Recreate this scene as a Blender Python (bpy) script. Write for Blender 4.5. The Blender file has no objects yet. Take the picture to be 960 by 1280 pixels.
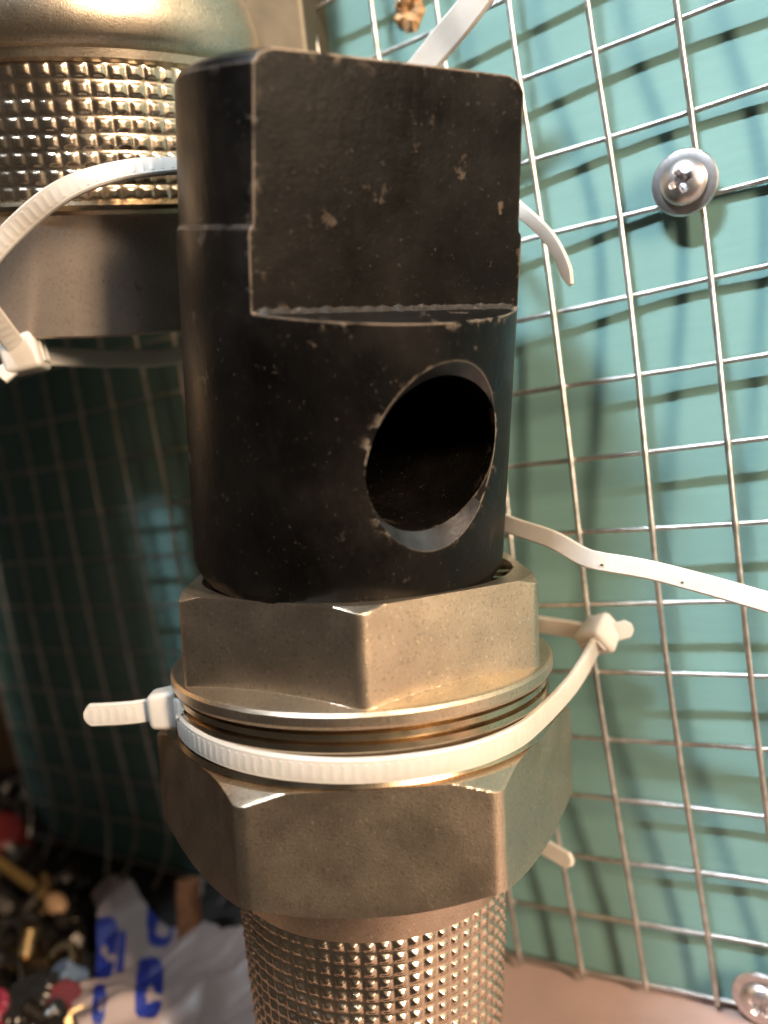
import bpy, bmesh, math, random
from mathutils import Vector, Matrix, noise
from math import sin, cos, pi, radians, sqrt, atan2, exp

# ------------------------------------------------------------------ camera
scene = bpy.context.scene
MM = 0.001
F = 1035.0                                   # focal length in photo pixels (960 x 1280)
R_RIGHT = Vector((0.83026423, -0.06946427, -0.55302444))   # board axes in camera space (x right, y down, z ahead)
R_DOWN = Vector((0.16001931, 0.98014045, 0.11712605))
R_INTO = Vector((0.53390555, -0.18574016, 0.82489118))
T = Vector((22.6243976, -71.5408291, 136.667136))


def c2w(c):
    """camera space (mm) -> world (mm): X along the board, Y into it, Z up"""
    d = Vector(c) - T
    return Vector((d.dot(R_RIGHT), d.dot(R_INTO), -d.dot(R_DOWN)))


def c2wd(d):
    d = Vector(d)
    return Vector((d.dot(R_RIGHT), d.dot(R_INTO), -d.dot(R_DOWN)))


def at(x, y, z):
    return c2w(((x - 480) / F * z, (y - 640) / F * z, z))


CAM = c2w((0, 0, 0))


def on_y(x, y, Y):
    d = at(x, y, 1.0) - CAM
    return CAM + d * ((Y - CAM.y) / d.y)


def on_z(x, y, Z):
    d = at(x, y, 1.0) - CAM
    return CAM + d * ((Z - CAM.z) / d.z)


cam_data = bpy.data.cameras.new('camera')
cam = bpy.data.objects.new('camera', cam_data)
scene.collection.objects.link(cam)
xr, yu, zb = c2wd((1, 0, 0)), c2wd((0, -1, 0)), c2wd((0, 0, -1))
cam.matrix_world = Matrix(((xr.x, yu.x, zb.x, CAM.x * MM), (xr.y, yu.y, zb.y, CAM.y * MM),
                           (xr.z, yu.z, zb.z, CAM.z * MM), (0, 0, 0, 1)))
cam_data.sensor_fit = 'VERTICAL'
cam_data.sensor_height = 36.0
cam_data.lens = F / 1280 * 36.0
cam_data.clip_start = 0.005
cam_data.clip_end = 20
cam_data.dof.use_dof = True
cam_data.dof.focus_distance = 0.116
cam_data.dof.aperture_fstop = 10.5
scene.camera = cam

# ------------------------------------------------------------------ room light
world = bpy.data.worlds.new('World')
scene.world = world
world.use_nodes = True
bg = world.node_tree.nodes['Background']
bg.inputs[0].default_value = (1.0, 0.86, 0.74, 1)
bg.inputs[1].default_value = 0.045


def strip(name, loc, target, length, width, watts, color, along, spread=180):
    """a tube lamp: a long narrow area light whose long side follows `along`"""
    ld = bpy.data.lights.new(name, 'AREA')
    ld.shape = 'RECTANGLE'
    ld.size, ld.size_y = length, width
    ld.energy = watts
    ld.color = color
    ld.spread = radians(spread)              # beam angle, narrowed on the cool lamp to dim the left
    o = bpy.data.objects.new(name, ld)
    scene.collection.objects.link(o)
    z = (Vector(loc) - Vector(target)).normalized()
    x = Vector(along)
    x = (x - z * x.dot(z)).normalized()
    y = z.cross(x)
    o.matrix_world = Matrix(((x.x, y.x, z.x, loc[0]), (x.y, y.y, z.y, loc[1]), (x.z, y.z, z.z, loc[2]), (0, 0, 0, 1)))
    return o


WARM_POS = (0.70, -0.31, 0.20)
strip('warm_lamp', WARM_POS, (-0.02, 0, -0.06), 0.34, 0.08, 15.5, (1.0, 0.755, 0.525), (0, 0, 1))
strip('cool_tube_lamp', (0.06, -0.42, 0.60), (0.09, 0, 0.0), 0.30, 0.025, 0.58, (0.78, 0.90, 1.0), (1, 0, 0), 26)

scene.view_settings.view_transform = 'Standard'
scene.view_settings.look = 'None'
scene.view_settings.exposure = 0.0
scene.view_settings.gamma = 1.0
scene.view_settings.use_curve_mapping = False
scene.render.engine = 'CYCLES'
scene.cycles.use_denoising = True
scene.cycles.max_bounces = 8
scene.cycles.sample_clamp_indirect = 6.0

# ------------------------------------------------------------------ helpers
rnd = random.Random(7)
COL = scene.collection.objects


def link(o, parent=None):
    COL.link(o)
    if parent is not None:
        o.parent = parent
        bpy_inv = parent.matrix_basis.inverted()
        o.matrix_parent_inverse = bpy_inv
    return o


def mesh_obj(name, verts, faces, mat, parent=None, smooth=None, mats=None, fmat=None):
    """verts in world millimetres"""
    me = bpy.data.meshes.new(name)
    me.from_pydata([(v[0] * MM, v[1] * MM, v[2] * MM) for v in verts], [], faces)
    me.materials.append(mat)
    bm = bmesh.new()
    bm.from_mesh(me)
    bmesh.ops.recalc_face_normals(bm, faces=bm.faces[:])
    if smooth is not None:
        for f in bm.faces:
            f.smooth = True
        for e in bm.edges:
            if len(e.link_faces) == 2 and e.calc_face_angle(0) > smooth:
                e.smooth = False
    bm.to_mesh(me)
    bm.free()
    o = bpy.data.objects.new(name, me)
    link(o, parent)
    return o


def thing(name, label, cat, loc=(0, 0, 0), group=None):
    o = bpy.data.objects.new(name, None)
    o.location = (loc[0] * MM, loc[1] * MM, loc[2] * MM)
    o.empty_display_size = 0.01
    COL.link(o)
    tag(o, label, cat, group)
    return o


def tag(o, label, cat, group=None):
    o['label'] = label
    o['category'] = cat
    if group:
        o['group'] = group
    return o


class Frame:
    """axis frame: h runs along the axis (down), azimuth 0 faces the camera"""

    def __init__(s, O, a):
        s.O, s.a = Vector(O), Vector(a).normalized()
        C = CAM - s.O
        s.u = (C - s.a * C.dot(s.a)).normalized()
        s.s = -s.a.cross(s.u)
        # positive azimuth to the right of the picture
        if s.s.dot(xr) < 0:
            s.s = -s.s

    def p(s, h, r, az):
        return s.O + s.a * h + (s.u * cos(az) + s.s * sin(az)) * r


def lathe(name, fr, prof, mat, parent, n=128, smooth=radians(28), closed=False):
    verts, faces = [], []
    for h, r in prof:
        for k in range(n):
            verts.append(fr.p(h, max(r, 0.0005), 2 * pi * k / n))
    m = len(prof)
    for i in range(m - 1 if not closed else m):
        j = (i + 1) % m
        for k in range(n):
            k2 = (k + 1) % n
            faces.append((i * n + k, i * n + k2, j * n + k2, j * n + k))
    return mesh_obj(name, verts, faces, mat, parent, smooth)


def grid_rev(name, fr, hs, n, rfun, mat, parent, cap_r=None, smooth=radians(24), az_off=0.0):
    """surface of revolution whose radius depends on azimuth and height"""
    verts, faces = [], []
    for h in hs:
        for k in range(n):
            az = 2 * pi * k / n + az_off
            verts.append(fr.p(h, rfun(az, h), az))
    for i in range(len(hs) - 1):
        for k in range(n):
            k2 = (k + 1) % n
            faces.append((i * n + k, i * n + k2, (i + 1) * n + k2, (i + 1) * n + k))
    if cap_r is not None:
        b = len(verts)
        for h in (hs[0], hs[-1]):
            for k in range(n):
                verts.append(fr.p(h, cap_r, 2 * pi * k / n + az_off))
        top = (len(hs) - 1) * n
        for k in range(n):
            k2 = (k + 1) % n
            faces.append((k, k2, b + k2, b + k))
            faces.append((top + k, top + k2, b + n + k2, b + n + k))
            faces.append((b + k, b + k2, b + n + k2, b + n + k))
    return mesh_obj(name, verts, faces, mat, parent, smooth)


def frange(a, b, step):
    n = max(1, int(round((b - a) / step)))
    return [a + (b - a) * i / n for i in range(n + 1)]


# ------------------------------------------------------------------ materials
def new_mat(name):
    m = bpy.data.materials.new(name)
    m.use_nodes = True
    nt = m.node_tree
    return m, nt, nt.nodes['Principled BSDF']


def N(nt, t, **kw):
    n = nt.nodes.new(t)
    for k, v in kw.items():
        setattr(n, k, v)
    return n


def ramp(nt, src, stops):
    r = N(nt, 'ShaderNodeValToRGB')
    els = r.color_ramp.elements
    while len(els) < len(stops):
        els.new(0.5)
    for e, (p, c) in zip(els, stops):
        e.position = p
        e.color = c if len(c) == 4 else (*c, 1)
    nt.links.new(src, r.inputs[0])
    return r


def tex(nt, scale, detail=4, rough=0.55, vec=None, stretch=None):
    tc = N(nt, 'ShaderNodeTexCoord')
    t = N(nt, 'ShaderNodeTexNoise')
    t.inputs['Scale'].default_value = scale
    t.inputs['Detail'].default_value = detail
    t.inputs['Roughness'].default_value = rough
    if stretch:
        mp = N(nt, 'ShaderNodeMapping')
        mp.inputs['Scale'].default_value = stretch
        nt.links.new(tc.outputs['Object'], mp.inputs[0])
        nt.links.new(mp.outputs[0], t.inputs['Vector'])
    else:
        nt.links.new(tc.outputs['Object'], t.inputs['Vector'])
    return t


def math_node(nt, op, a, b=None, clamp=False):
    m = N(nt, 'ShaderNodeMath', operation=op)
    m.use_clamp = clamp
    for i, v in enumerate((a, b)):
        if v is None:
            continue
        if isinstance(v, (int, float)):
            m.inputs[i].default_value = v
        else:
            nt.links.new(v, m.inputs[i])
    return m.outputs[0]


def mix(nt, fac, a, b):
    m = N(nt, 'ShaderNodeMix', data_type='RGBA')
    for sock, v in ((m.inputs[0], fac), (m.inputs[6], a), (m.inputs[7], b)):
        if isinstance(v, (tuple, list)):
            sock.default_value = v if len(v) == 4 else (*v, 1)
        elif isinstance(v, (int, float)):
            sock.default_value = v
        else:
            nt.links.new(v, sock)
    return m.outputs[2]


def bump(nt, bsdf, h, strength, dist=0.0003):
    b = N(nt, 'ShaderNodeBump')
    b.inputs['Strength'].default_value = strength
    b.inputs['Distance'].default_value = dist
    nt.links.new(h, b.inputs['Height'])
    nt.links.new(b.outputs[0], bsdf.inputs['Normal'])
    return b


def edge_mask(nt, radius):
    """worn edges: where a rounded normal departs from the true one"""
    bv = N(nt, 'ShaderNodeBevel')
    bv.samples = 6
    bv.inputs['Radius'].default_value = radius
    g = N(nt, 'ShaderNodeNewGeometry')
    d = N(nt, 'ShaderNodeVectorMath', operation='DOT_PRODUCT')
    nt.links.new(bv.outputs[0], d.inputs[0])
    nt.links.new(g.outputs['Normal'], d.inputs[1])
    return math_node(nt, 'SUBTRACT', 1.0, d.outputs['Value'], True)


def simple(name, col, rough=0.5, metal=0.0, var=0.15, scale=300, bmp=0.15, spec=0.5):
    m, nt, b = new_mat(name)
    t = tex(nt, scale)
    lo = tuple(c * (1 - var) for c in col)
    hi = tuple(min(1, c * (1 + var)) for c in col)
    r = ramp(nt, t.outputs[0], [(0.3, lo), (0.7, hi)])
    nt.links.new(r.outputs[0], b.inputs['Base Color'])
    b.inputs['Roughness'].default_value = rough
    b.inputs['Metallic'].default_value = metal
    b.inputs['Specular IOR Level'].default_value = spec
    if bmp:
        bump(nt, b, t.outputs[0], bmp)
    return m


def mat_board():
    m, nt, b = new_mat('teal_paint')
    big = tex(nt, 22, 5)
    grain = tex(nt, 60, 6, 0.6, stretch=(1.2, 1, 14))
    fine = tex(nt, 900, 2)
    c1 = ramp(nt, big.outputs[0], [(0.3, (0.138, 0.258, 0.246)), (0.5, (0.15, 0.278, 0.265)), (0.75, (0.165, 0.296, 0.28))])
    c2 = ramp(nt, grain.outputs[0], [(0.35, (0.94, 0.955, 0.955)), (0.65, (1, 1, 1))])
    mm = N(nt, 'ShaderNodeMix', data_type='RGBA', blend_type='MULTIPLY')
    mm.inputs[0].default_value = 1
    nt.links.new(c1.outputs[0], mm.inputs[6])
    nt.links.new(c2.outputs[0], mm.inputs[7])
    nt.links.new(mm.outputs[2], b.inputs['Base Color'])
    b.inputs['Roughness'].default_value = 0.55
    b.inputs['Specular IOR Level'].default_value = 0.35
    h = math_node(nt, 'ADD', math_node(nt, 'MULTIPLY', grain.outputs[0], 1.0), math_node(nt, 'MULTIPLY', fine.outputs[0], 0.35))
    bump(nt, b, h, 0.12, 0.0003)
    return m


def mat_brass(name, col, rough, sparkle=1.0, dark=0.7):
    m, nt, b = new_mat(name)
    cloud = tex(nt, 160, 5)
    fine = tex(nt, 4200, 2, 0.7)
    mid = tex(nt, 900, 3, 0.6)
    c = ramp(nt, cloud.outputs[0], [(0.28, tuple(v * dark for v in col)), (0.5, tuple(v * 0.93 for v in col)), (0.72, col)])
    pit = ramp(nt, tex(nt, 2100, 3, 0.65).outputs[0], [(0.30, (0.5, 0.46, 0.42)), (0.46, (1, 1, 1))])
    mm = N(nt, 'ShaderNodeMix', data_type='RGBA', blend_type='MULTIPLY')
    mm.inputs[0].default_value = 0.6
    nt.links.new(c.outputs[0], mm.inputs[6])
    nt.links.new(pit.outputs[0], mm.inputs[7])
    nick = ramp(nt, tex(nt, 2300, 2, 0.6, stretch=(1.0, 1.0, 0.6)).outputs[0], [(0.63, (0, 0, 0)), (0.70, (1, 1, 1))])
    em = edge_mask(nt, 0.0004)
    ed = math_node(nt, 'MULTIPLY', em, 3.0, True)
    ed2 = math_node(nt, 'MULTIPLY', ed, mid.outputs[0], True)
    col2 = mix(nt, ed2, mm.outputs[2], (min(1, col[0] * 1.35), min(1, col[1] * 1.35), min(1, col[2] * 1.35)))
    col2 = mix(nt, math_node(nt, 'MULTIPLY', nick.outputs[0], 0.55 * min(1, sparkle)), col2, (min(1, col[0] * 1.6), min(1, col[1] * 1.6), min(1, col[2] * 1.6)))  # sparkle of the small nicks painted in as lighter spots
    nt.links.new(col2, b.inputs['Base Color'])
    b.inputs['Metallic'].default_value = 1.0
    rr = N(nt, 'ShaderNodeMapRange')
    rr.inputs['To Min'].default_value = rough - 0.07
    rr.inputs['To Max'].default_value = rough + 0.09
    nt.links.new(cloud.outputs[0], rr.inputs[0])
    nt.links.new(rr.outputs[0], b.inputs['Roughness'])
    h = math_node(nt, 'ADD', math_node(nt, 'MULTIPLY', fine.outputs[0], 0.9 * sparkle), math_node(nt, 'MULTIPLY', mid.outputs[0], 0.25 * sparkle))
    bump(nt, b, h, 0.22, 0.00022)
    return m


def mat_black():
    m, nt, b = new_mat('black_oxide_steel')
    cloud = tex(nt, 90, 6, 0.6)
    spots = tex(nt, 240, 5, 0.6)
    fine = tex(nt, 1800, 3, 0.65)
    scr = tex(nt, 55, 5, 0.65, stretch=(14, 14, 1.0))
    scr.inputs['Distortion'].default_value = 0.4
    mp_ = [n_ for n_ in nt.nodes if n_.type == 'MAPPING'][-1]
    mp_.inputs['Rotation'].default_value = (0.15, 0.75, 0.3)
    base = ramp(nt, cloud.outputs[0], [(0.3, (0.0012, 0.0011, 0.001)), (0.5, (0.0028, 0.0025, 0.0022)), (0.72, (0.009, 0.0073, 0.006))])
    rust = ramp(nt, spots.outputs[0], [(0.645, (0, 0, 0)), (0.68, (1, 1, 1))])
    zone = ramp(nt, tex(nt, 34, 3).outputs[0], [(0.46, (0.25, 0.25, 0.25)), (0.58, (1, 1, 1))])
    c1 = mix(nt, math_node(nt, 'MULTIPLY', math_node(nt, 'MULTIPLY', rust.outputs[0], zone.outputs[0]), 0.85), base.outputs[0], (0.13, 0.10, 0.078))
    smear = ramp(nt, tex(nt, 60, 6, 0.65, stretch=(1.0, 1.0, 0.35)).outputs[0], [(0.45, (0, 0, 0)), (0.75, (1, 1, 1))])
    c1 = mix(nt, math_node(nt, 'MULTIPLY', smear.outputs[0], 0.5), c1, (0.0095, 0.0078, 0.0064))
    specks = ramp(nt, fine.outputs[0], [(0.66, (0, 0, 0)), (0.72, (1, 1, 1))])
    c1 = mix(nt, math_node(nt, 'MULTIPLY', specks.outputs[0], 0.35), c1, (0.16, 0.13, 0.11))
    em = edge_mask(nt, 0.00045)
    e1 = math_node(nt, 'MULTIPLY', em, 4.0, True)
    brk = ramp(nt, spots.outputs[0], [(0.38, (0, 0, 0)), (0.52, (1, 1, 1))])
    e2 = math_node(nt, 'MULTIPLY', e1, brk.outputs[0], True)
    c2 = mix(nt, e2, c1, (0.50, 0.41, 0.33))
    near = math_node(nt, 'MULTIPLY', edge_mask(nt, 0.0022), 6.0, True)
    chip = ramp(nt, tex(nt, 420, 4, 0.6).outputs[0], [(0.565, (0, 0, 0)), (0.60, (1, 1, 1))])
    c2 = mix(nt, math_node(nt, 'MULTIPLY', math_node(nt, 'MULTIPLY', near, chip.outputs[0]), 0.8), c2, (0.20, 0.165, 0.135))
    nt.links.new(c2, b.inputs['Base Color'])
    mt = math_node(nt, 'MULTIPLY', e2, 0.6)
    nt.links.new(mt, b.inputs['Metallic'])
    rr = ramp(nt, cloud.outputs[0], [(0.3, (0.30, 0.30, 0.30)), (0.7, (0.50, 0.50, 0.50))])
    nt.links.new(rr.outputs[0], b.inputs['Roughness'])
    b.inputs['Specular IOR Level'].default_value = 0.13
    h = math_node(nt, 'ADD', math_node(nt, 'MULTIPLY', fine.outputs[0], 0.5),
                  math_node(nt, 'ADD', math_node(nt, 'MULTIPLY', spots.outputs[0], 1.3), math_node(nt, 'MULTIPLY', scr.outputs[0], 0.9)))
    bump(nt, b, h, 0.22, 0.0003)
    return m


def mat_nylon(name='nylon', col=(0.57, 0.54, 0.50)):
    m, nt, b = new_mat(name)
    t = tex(nt, 350, 3)
    r = ramp(nt, t.outputs[0], [(0.3, tuple(c * 0.93 for c in col)), (0.7, col)])
    nt.links.new(r.outputs[0], b.inputs['Base Color'])
    b.inputs['Roughness'].default_value = 0.38
    b.inputs['Subsurface Weight'].default_value = 0.35
    b.inputs['Subsurface Radius'].default_value = (0.0012, 0.0010, 0.0008)
    b.inputs['Subsurface Scale'].default_value = 1.0
    bump(nt, b, t.outputs[0], 0.15, 0.0003)
    return m


M_BOARD = mat_board()
M_WOOD = simple('raw_wood', (0.42, 0.24, 0.11), 0.8, 0, 0.45, 700, 0.8)
M_WIRE = simple('galvanised_wire', (0.52, 0.505, 0.485), 0.40, 1.0, 0.3, 420, 0.3)
M_BLACK = mat_black()
M_BRASS = mat_brass('blasted_brass', (0.72, 0.585, 0.44), 0.33, 1.2, 0.84)
M_TURNED = mat_brass('turned_brass', (0.58, 0.47, 0.33), 0.23, 0.35, 0.6)
M_KNURL = mat_brass('knurled_brass', (0.78, 0.65, 0.50), 0.25, 0.35, 0.8)
M_NICKEL = mat_brass('blasted_nickel', (0.70, 0.59, 0.46), 0.36, 1.0, 0.75)
M_SLEEVE = mat_brass('steel_sleeve', (0.46, 0.37, 0.30), 0.30, 0.25, 0.9)
M_SLEEVE.node_tree.nodes['Principled BSDF'].inputs['Metallic'].default_value = 0.6  # brown base stands in for surroundings the steel would reflect
M_OLIVE = simple('darkened_olive_metal', (0.085, 0.072, 0.05), 0.5, 0.5, 0.15, 300, 0.1)  # on the hexagonal fitting, the black socket's shadow is put into this colour
M_BARE = simple('worn_bare_steel', (0.055, 0.054, 0.058), 0.30, 0.8, 0.4, 260, 0.25)
M_NYLON = mat_nylon()
M_SCREW = simple('zinc_screw', (0.72, 0.69, 0.70), 0.34, 1.0, 0.2, 500, 0.12)
M_TABLE = simple('pink_table', (0.40, 0.275, 0.245), 0.5, 0, 0.12, 60, 0.1)

# ------------------------------------------------------------------ table and board
TABLE_Z = -167.6
BOARD_Y = 4.2
v = [(-900, -84, TABLE_Z), (700, -84, TABLE_Z), (700, 800, TABLE_Z), (-900, 800, TABLE_Z)]
v += [(x, y, TABLE_Z - 30) for x, y, _ in v]
o = mesh_obj('table_top', v, [(0, 1, 2, 3), (4, 5, 6, 7), (0, 1, 5, 4), (1, 2, 6, 5), (2, 3, 7, 6), (3, 0, 4, 7)], M_TABLE)
o['kind'] = 'structure'

# board outline with a rounded lower left corner and a torn hole
HOLE = on_y(512, 13, BOARD_Y)
bw_l, bw_r, bw_b, bw_t, rad = -200.5, 330.0, TABLE_Z + 0.4, 170.0, 24.0
outline = [(bw_r, bw_b), (bw_r, bw_t), (bw_l, bw_t)]
for k in range(13):
    a = pi + (pi / 2) * k / 12
    outline.append((bw_l + rad + rad * cos(a), bw_b + rad + rad * sin(a)))
bm = bmesh.new()
fr_ = [bm.verts.new((x * MM, BOARD_Y * MM, z * MM)) for x, z in outline]
f0 = bm.faces.new(fr_)
ext = bmesh.ops.extrude_face_region(bm, geom=[f0])
bmesh.ops.translate(bm, verts=[g for g in ext['geom'] if isinstance(g, bmesh.types.BMVert)], vec=(0, 15 * MM, 0))
bmesh.ops.recalc_face_normals(bm, faces=bm.faces[:])
me = bpy.data.meshes.new('display_board')
bm.to_mesh(me)
bm.free()
me.materials.append(M_BOARD)
board = bpy.data.objects.new('display_board', me)
COL.link(board)
tag(board, 'teal painted wooden board behind the wire mesh', 'board')
bv = board.modifiers.new('edge', 'BEVEL')
bv.width = 0.0008
bv.segments = 2

# torn paint around a screw hole: ragged splinters of bare wood
verts, faces = [], []
nn = 26
r2 = random.Random(3)
for ring_, (rr, yy) in enumerate(((3.0, 0.02), (2.3, -0.8), (1.4, -0.7), (0.7, -0.25), (0.02, -0.12))):
    for k in range(nn):
        a = 2 * pi * k / nn
        j = 1 + (r2.random() - 0.5) * (0.5 if ring_ < 3 else 0.2)
        verts.append((HOLE.x + cos(a) * rr * j, BOARD_Y + yy * (0.4 + r2.random() * 1.1) - 0.02, HOLE.z + sin(a) * rr * j * 1.15))
for i in range(4):
    for k in range(nn):
        k2 = (k + 1) % nn
        faces.append((i * nn + k, i * nn + k2, (i + 1) * nn + k2, (i + 1) * nn + k))
mesh_obj('torn_hole', verts, faces, M_WOOD, board)

# ------------------------------------------------------------------ wire mesh
G = 12.7


def wfield(X, Z):
    c, r = X / G, -Z / G
    w = 0.5 - 3.2 * exp(-((r - 7.3) / 2.6) ** 2) * (0.3 + 0.7 / (1 + exp(-(c + 5) * 1.2))) + 1.9 * exp(-((c - 2) ** 2 / 6 + (r - 2) ** 2 / 4))
    w -= 0.8 * exp(-((r + 0.5) / 1.3) ** 2)
    w += 0.9 / (1 + exp(-(r - 10.8) * 1.6))
    w += 0.35 * max(-2.0, min(1.5, c))
    w += 1.0 * exp(-((c - 1.6) ** 2 / 4 + (r - 12.8) ** 2 / 3))
    return min(w, 3.0)


wm = thing('wire_mesh', 'galvanised welded wire mesh stretched over the teal board', 'wire mesh', (-70, BOARD_Y - 4, TABLE_Z + 2))


def tube(name, pts, r, mat, parent, n=8, weld=False):
    verts, faces = [], []
    m = len(pts)
    prev = None
    for i, p in enumerate(pts):
        t = (pts[min(i + 1, m - 1)] - pts[max(i - 1, 0)]).normalized()
        if prev is None:
            u = t.cross(Vector((0, 1, 0)) if abs(t.y) < 0.9 else Vector((1, 0, 0))).normalized()
        else:
            u = (prev - t * prev.dot(t)).normalized()
        prev = u
        w_ = t.cross(u)
        for k in range(n):
            a = 2 * pi * k / n
            verts.append(p + (u * cos(a) + w_ * sin(a)) * r * (1 + (0.05 * noise.noise(p * 0.4)) + (0.16 * max(0.0, 1 - abs((p.z / G + 0.5) % 1.0 - 0.5) * G / 1.1) if weld else 0)))
    for i in range(m - 1):
        for k in range(n):
            k2 = (k + 1) % n
            faces.append((i * n + k, i * n + k2, (i + 1) * n + k2, (i + 1) * n + k))
    faces.append(tuple(range(n)))
    faces.append(tuple(range((m - 1) * n, m * n)))
    return mesh_obj(name, verts, faces, mat, parent, radians(50))


WR = 0.48
for c in range(-15, 5):
    X = c * G
    pts = []
    jit = [rnd.uniform(-1, 1) for _ in range(4)]
    zend = -165.6 - rnd.uniform(0, 1.2)
    for i in range(300):
        Z = 60 + (zend - 60) * i / 299
        xo = 0.25 * sin(Z * 0.045 + jit[0] * 3) + 0.12 * jit[1]
        yo = 0.15 * sin(Z * 0.07 + jit[2] * 3)
        y = wfield(X, Z) - 0.45 + yo
        if c <= -7:            # cut ends at the lower left are bent forward and to the side
            k = max(0.0, (-Z - 150) / 16)
            y -= 5.5 * k * k + 1.0 * k * (0.5 + 0.5 * jit[3])
            xo -= (5.0 + 2.5 * jit[3]) * k * k * (1 if c % 3 else -0.4)
            lo = 3.3 - 0.6
            y = min(y, lo)
        pts.append(Vector((X + xo, y, Z)))
    tube('vertical_wire', pts, WR, M_WIRE, wm, weld=True)
for r in range(-4, 14):
    Z = -r * G
    pts = []
    jit = [rnd.uniform(-1, 1) for _ in range(3)]
    x0 = -15 * G - 4
    for i in range(110):
        X = x0 + (5.2 * G - x0) * i / 109
        zo = 0.25 * sin(X * 0.05 + jit[0] * 3) + 0.1 * jit[1]
        pts.append(Vector((X, wfield(X, Z) + 0.5 + 0.12 * sin(X * 0.08 + jit[2] * 3), Z + zo)))
    tube('horizontal_wire', pts, WR * 0.92, M_WIRE, wm)


# ------------------------------------------------------------------ screws
def screw(pos, label, turn):
    s = thing('pan_head_screw', label, 'screw', pos, 'screws that clamp the wire mesh')
    fr = Frame(Vector(pos), Vector((0, 1, 0)))
    # washer flange: closed profile
    lathe('washer_flange', fr, [(-0.2, 0.0), (-0.2, 4.6), (-0.45, 4.95), (-0.9, 5.0), (-1.25, 4.8), (-1.4, 4.2), (-1.42, 3.3), (-1.4, 0.0)], M_SCREW, s, 64)
    # domed head with a cross recess, as a radius/height grid
    verts, faces = [], []
    n, m = 120, 34
    for i in range(m + 1):
        q = 3.5 * i / m
        for k in range(n):
            a = 2 * pi * k / n
            dome = 1.35 + 2.05 * sqrt(max(0.0, 1 - (q / 3.55) ** 2))
            lx, lz = q * cos(a - turn), q * sin(a - turn)
            d = 0.0
            for ux, uz in ((lx, lz), (lz, lx)):
                ln, wd = abs(ux), abs(uz)
                if ln < 1.8 and wd < 0.5:
                    e = min((1.8 - ln) / 0.5, (0.5 - wd) / 0.2, 1.0)
                    d = max(d, e * (1.7 - 0.35 * ln))
            if q < 1.0:
                d = max(d, min(1, (1.0 - q) / 0.3) * 1.5)
            verts.append(fr.O + Vector((q * cos(a), -(dome - d), q * sin(a))))
    for i in range(m):
        for k in range(n):
            k2 = (k + 1) % n
            faces.append((i * n + k, i * n + k2, (i + 1) * n + k2, (i + 1) * n + k))
    mesh_obj('domed_head', verts, faces, M_SCREW, s, radians(35))
    lathe('shank', fr, [(8, 0), (8, 1.9), (-0.2, 1.9), (-0.2, 0)], M_SCREW, s, 20)
    return s


p1 = on_y(857, 229, 2.0)
p1.y = 2.2
screw(p1, 'shiny cross head screw with wide rim beside the upper right of the mesh', 0.28)
p2 = on_y(953, 1246, 2.0)
p2.y = 2.2
screw(p2, 'screw in the lower right corner just above the pink table', 0.9)

# ------------------------------------------------------------------ brass coupling


def axis(slope, tdeg):
    t = radians(tdeg)
    return c2wd(Vector((slope * cos(t), cos(t), sin(t))).normalized())


BF = Frame(at(448, 712, 131), axis(.045, 5.5))
coup = thing('brass_coupling', 'brass coupling with two hexes and knurled sleeve holding the black socket', 'coupling', BF.O + BF.a * 90)


def hexr(az, ap, off):
    """radius of a hexagon (apothem ap, corner at azimuth off), corners slightly rounded"""
    a = (az - off + pi / 6) % (pi / 3) - pi / 6     # 0 at the corner
    # distance along face centre direction
    flat = ap / cos(pi / 6 - abs(a))
    rc = ap / cos(pi / 6)
    soft = rc * 0.988
    k = 0.12
    hh = max(0.0, min(1.0, 0.5 + 0.5 * (soft - flat) / k))
    return soft * (1 - hh) + flat * hh - k * hh * (1 - hh)


AP1, AP2 = 25.45, 29.1


def r_nut(az, h):
    r = hexr(az, AP1, 0.0)
    top = 27.7 + (h - 0.0) * 1.75                # chamfer cuts the upper corners
    r = min(r, top)
    cone = 25.3 + max(0.0, h - 12.1) * 4.2        # the skirt that runs out to the flange
    r = max(r, min(cone, 29.1))
    return r


hs = frange(0, 1.8, 0.12) + frange(2.2, 9.2, 0.7) + frange(9.4, 13.0, 0.1)
nut = grid_rev('upper_hex', BF, hs, 360, r_nut, M_BRASS, coup, cap_r=24.2)
lathe('flange', BF, [(12.9, 24.3), (12.9, 29.0), (13.15, 29.5), (13.6, 29.8), (14.8, 29.8), (15.3, 29.5), (15.5, 28.2), (15.6, 24.3)], M_BRASS, coup, 180)
lathe('thread_ring', BF, [(15.5, 24), (15.5, 28.0), (15.9, 28.0), (16.1, 28.9), (16.8, 29.0), (17.0, 28.2), (17.3, 28.2), (17.5, 29.1), (18.3, 29.2), (18.7, 28.9), (18.9, 28.2), (22.0, 28.2), (22.2, 29.3), (22.9, 29.6), (23.2, 29.3), (23.3, 24)],
      M_TURNED, coup, 180)


def r_hex2(az, h):
    r = hexr(az, AP2, pi / 6)
    r = min(r, 31.0 + (h - 23.2) * 1.5)
    r = min(r, 33.4 - (h - 38.1) * 1.9 if h > 38.1 else 99)
    if h > 40.3:
        r = min(r, 29.0 - (h - 40.3) * 6.0)
    return r


hs = frange(23.2, 25.6, 0.12) + frange(26.2, 37.4, 0.8) + frange(37.8, 41.0, 0.1)
grid_rev('lower_hex', BF, hs, 360, r_hex2, M_BRASS, coup, cap_r=22.0)
lathe('collar', BF, [(41.0, 20), (41.0, 24.4), (41.4, 24.6), (43.2, 24.2), (43.9, 22.9), (48.3, 21.9), (48.3, 19)], M_BRASS, coup, 160)


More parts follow.
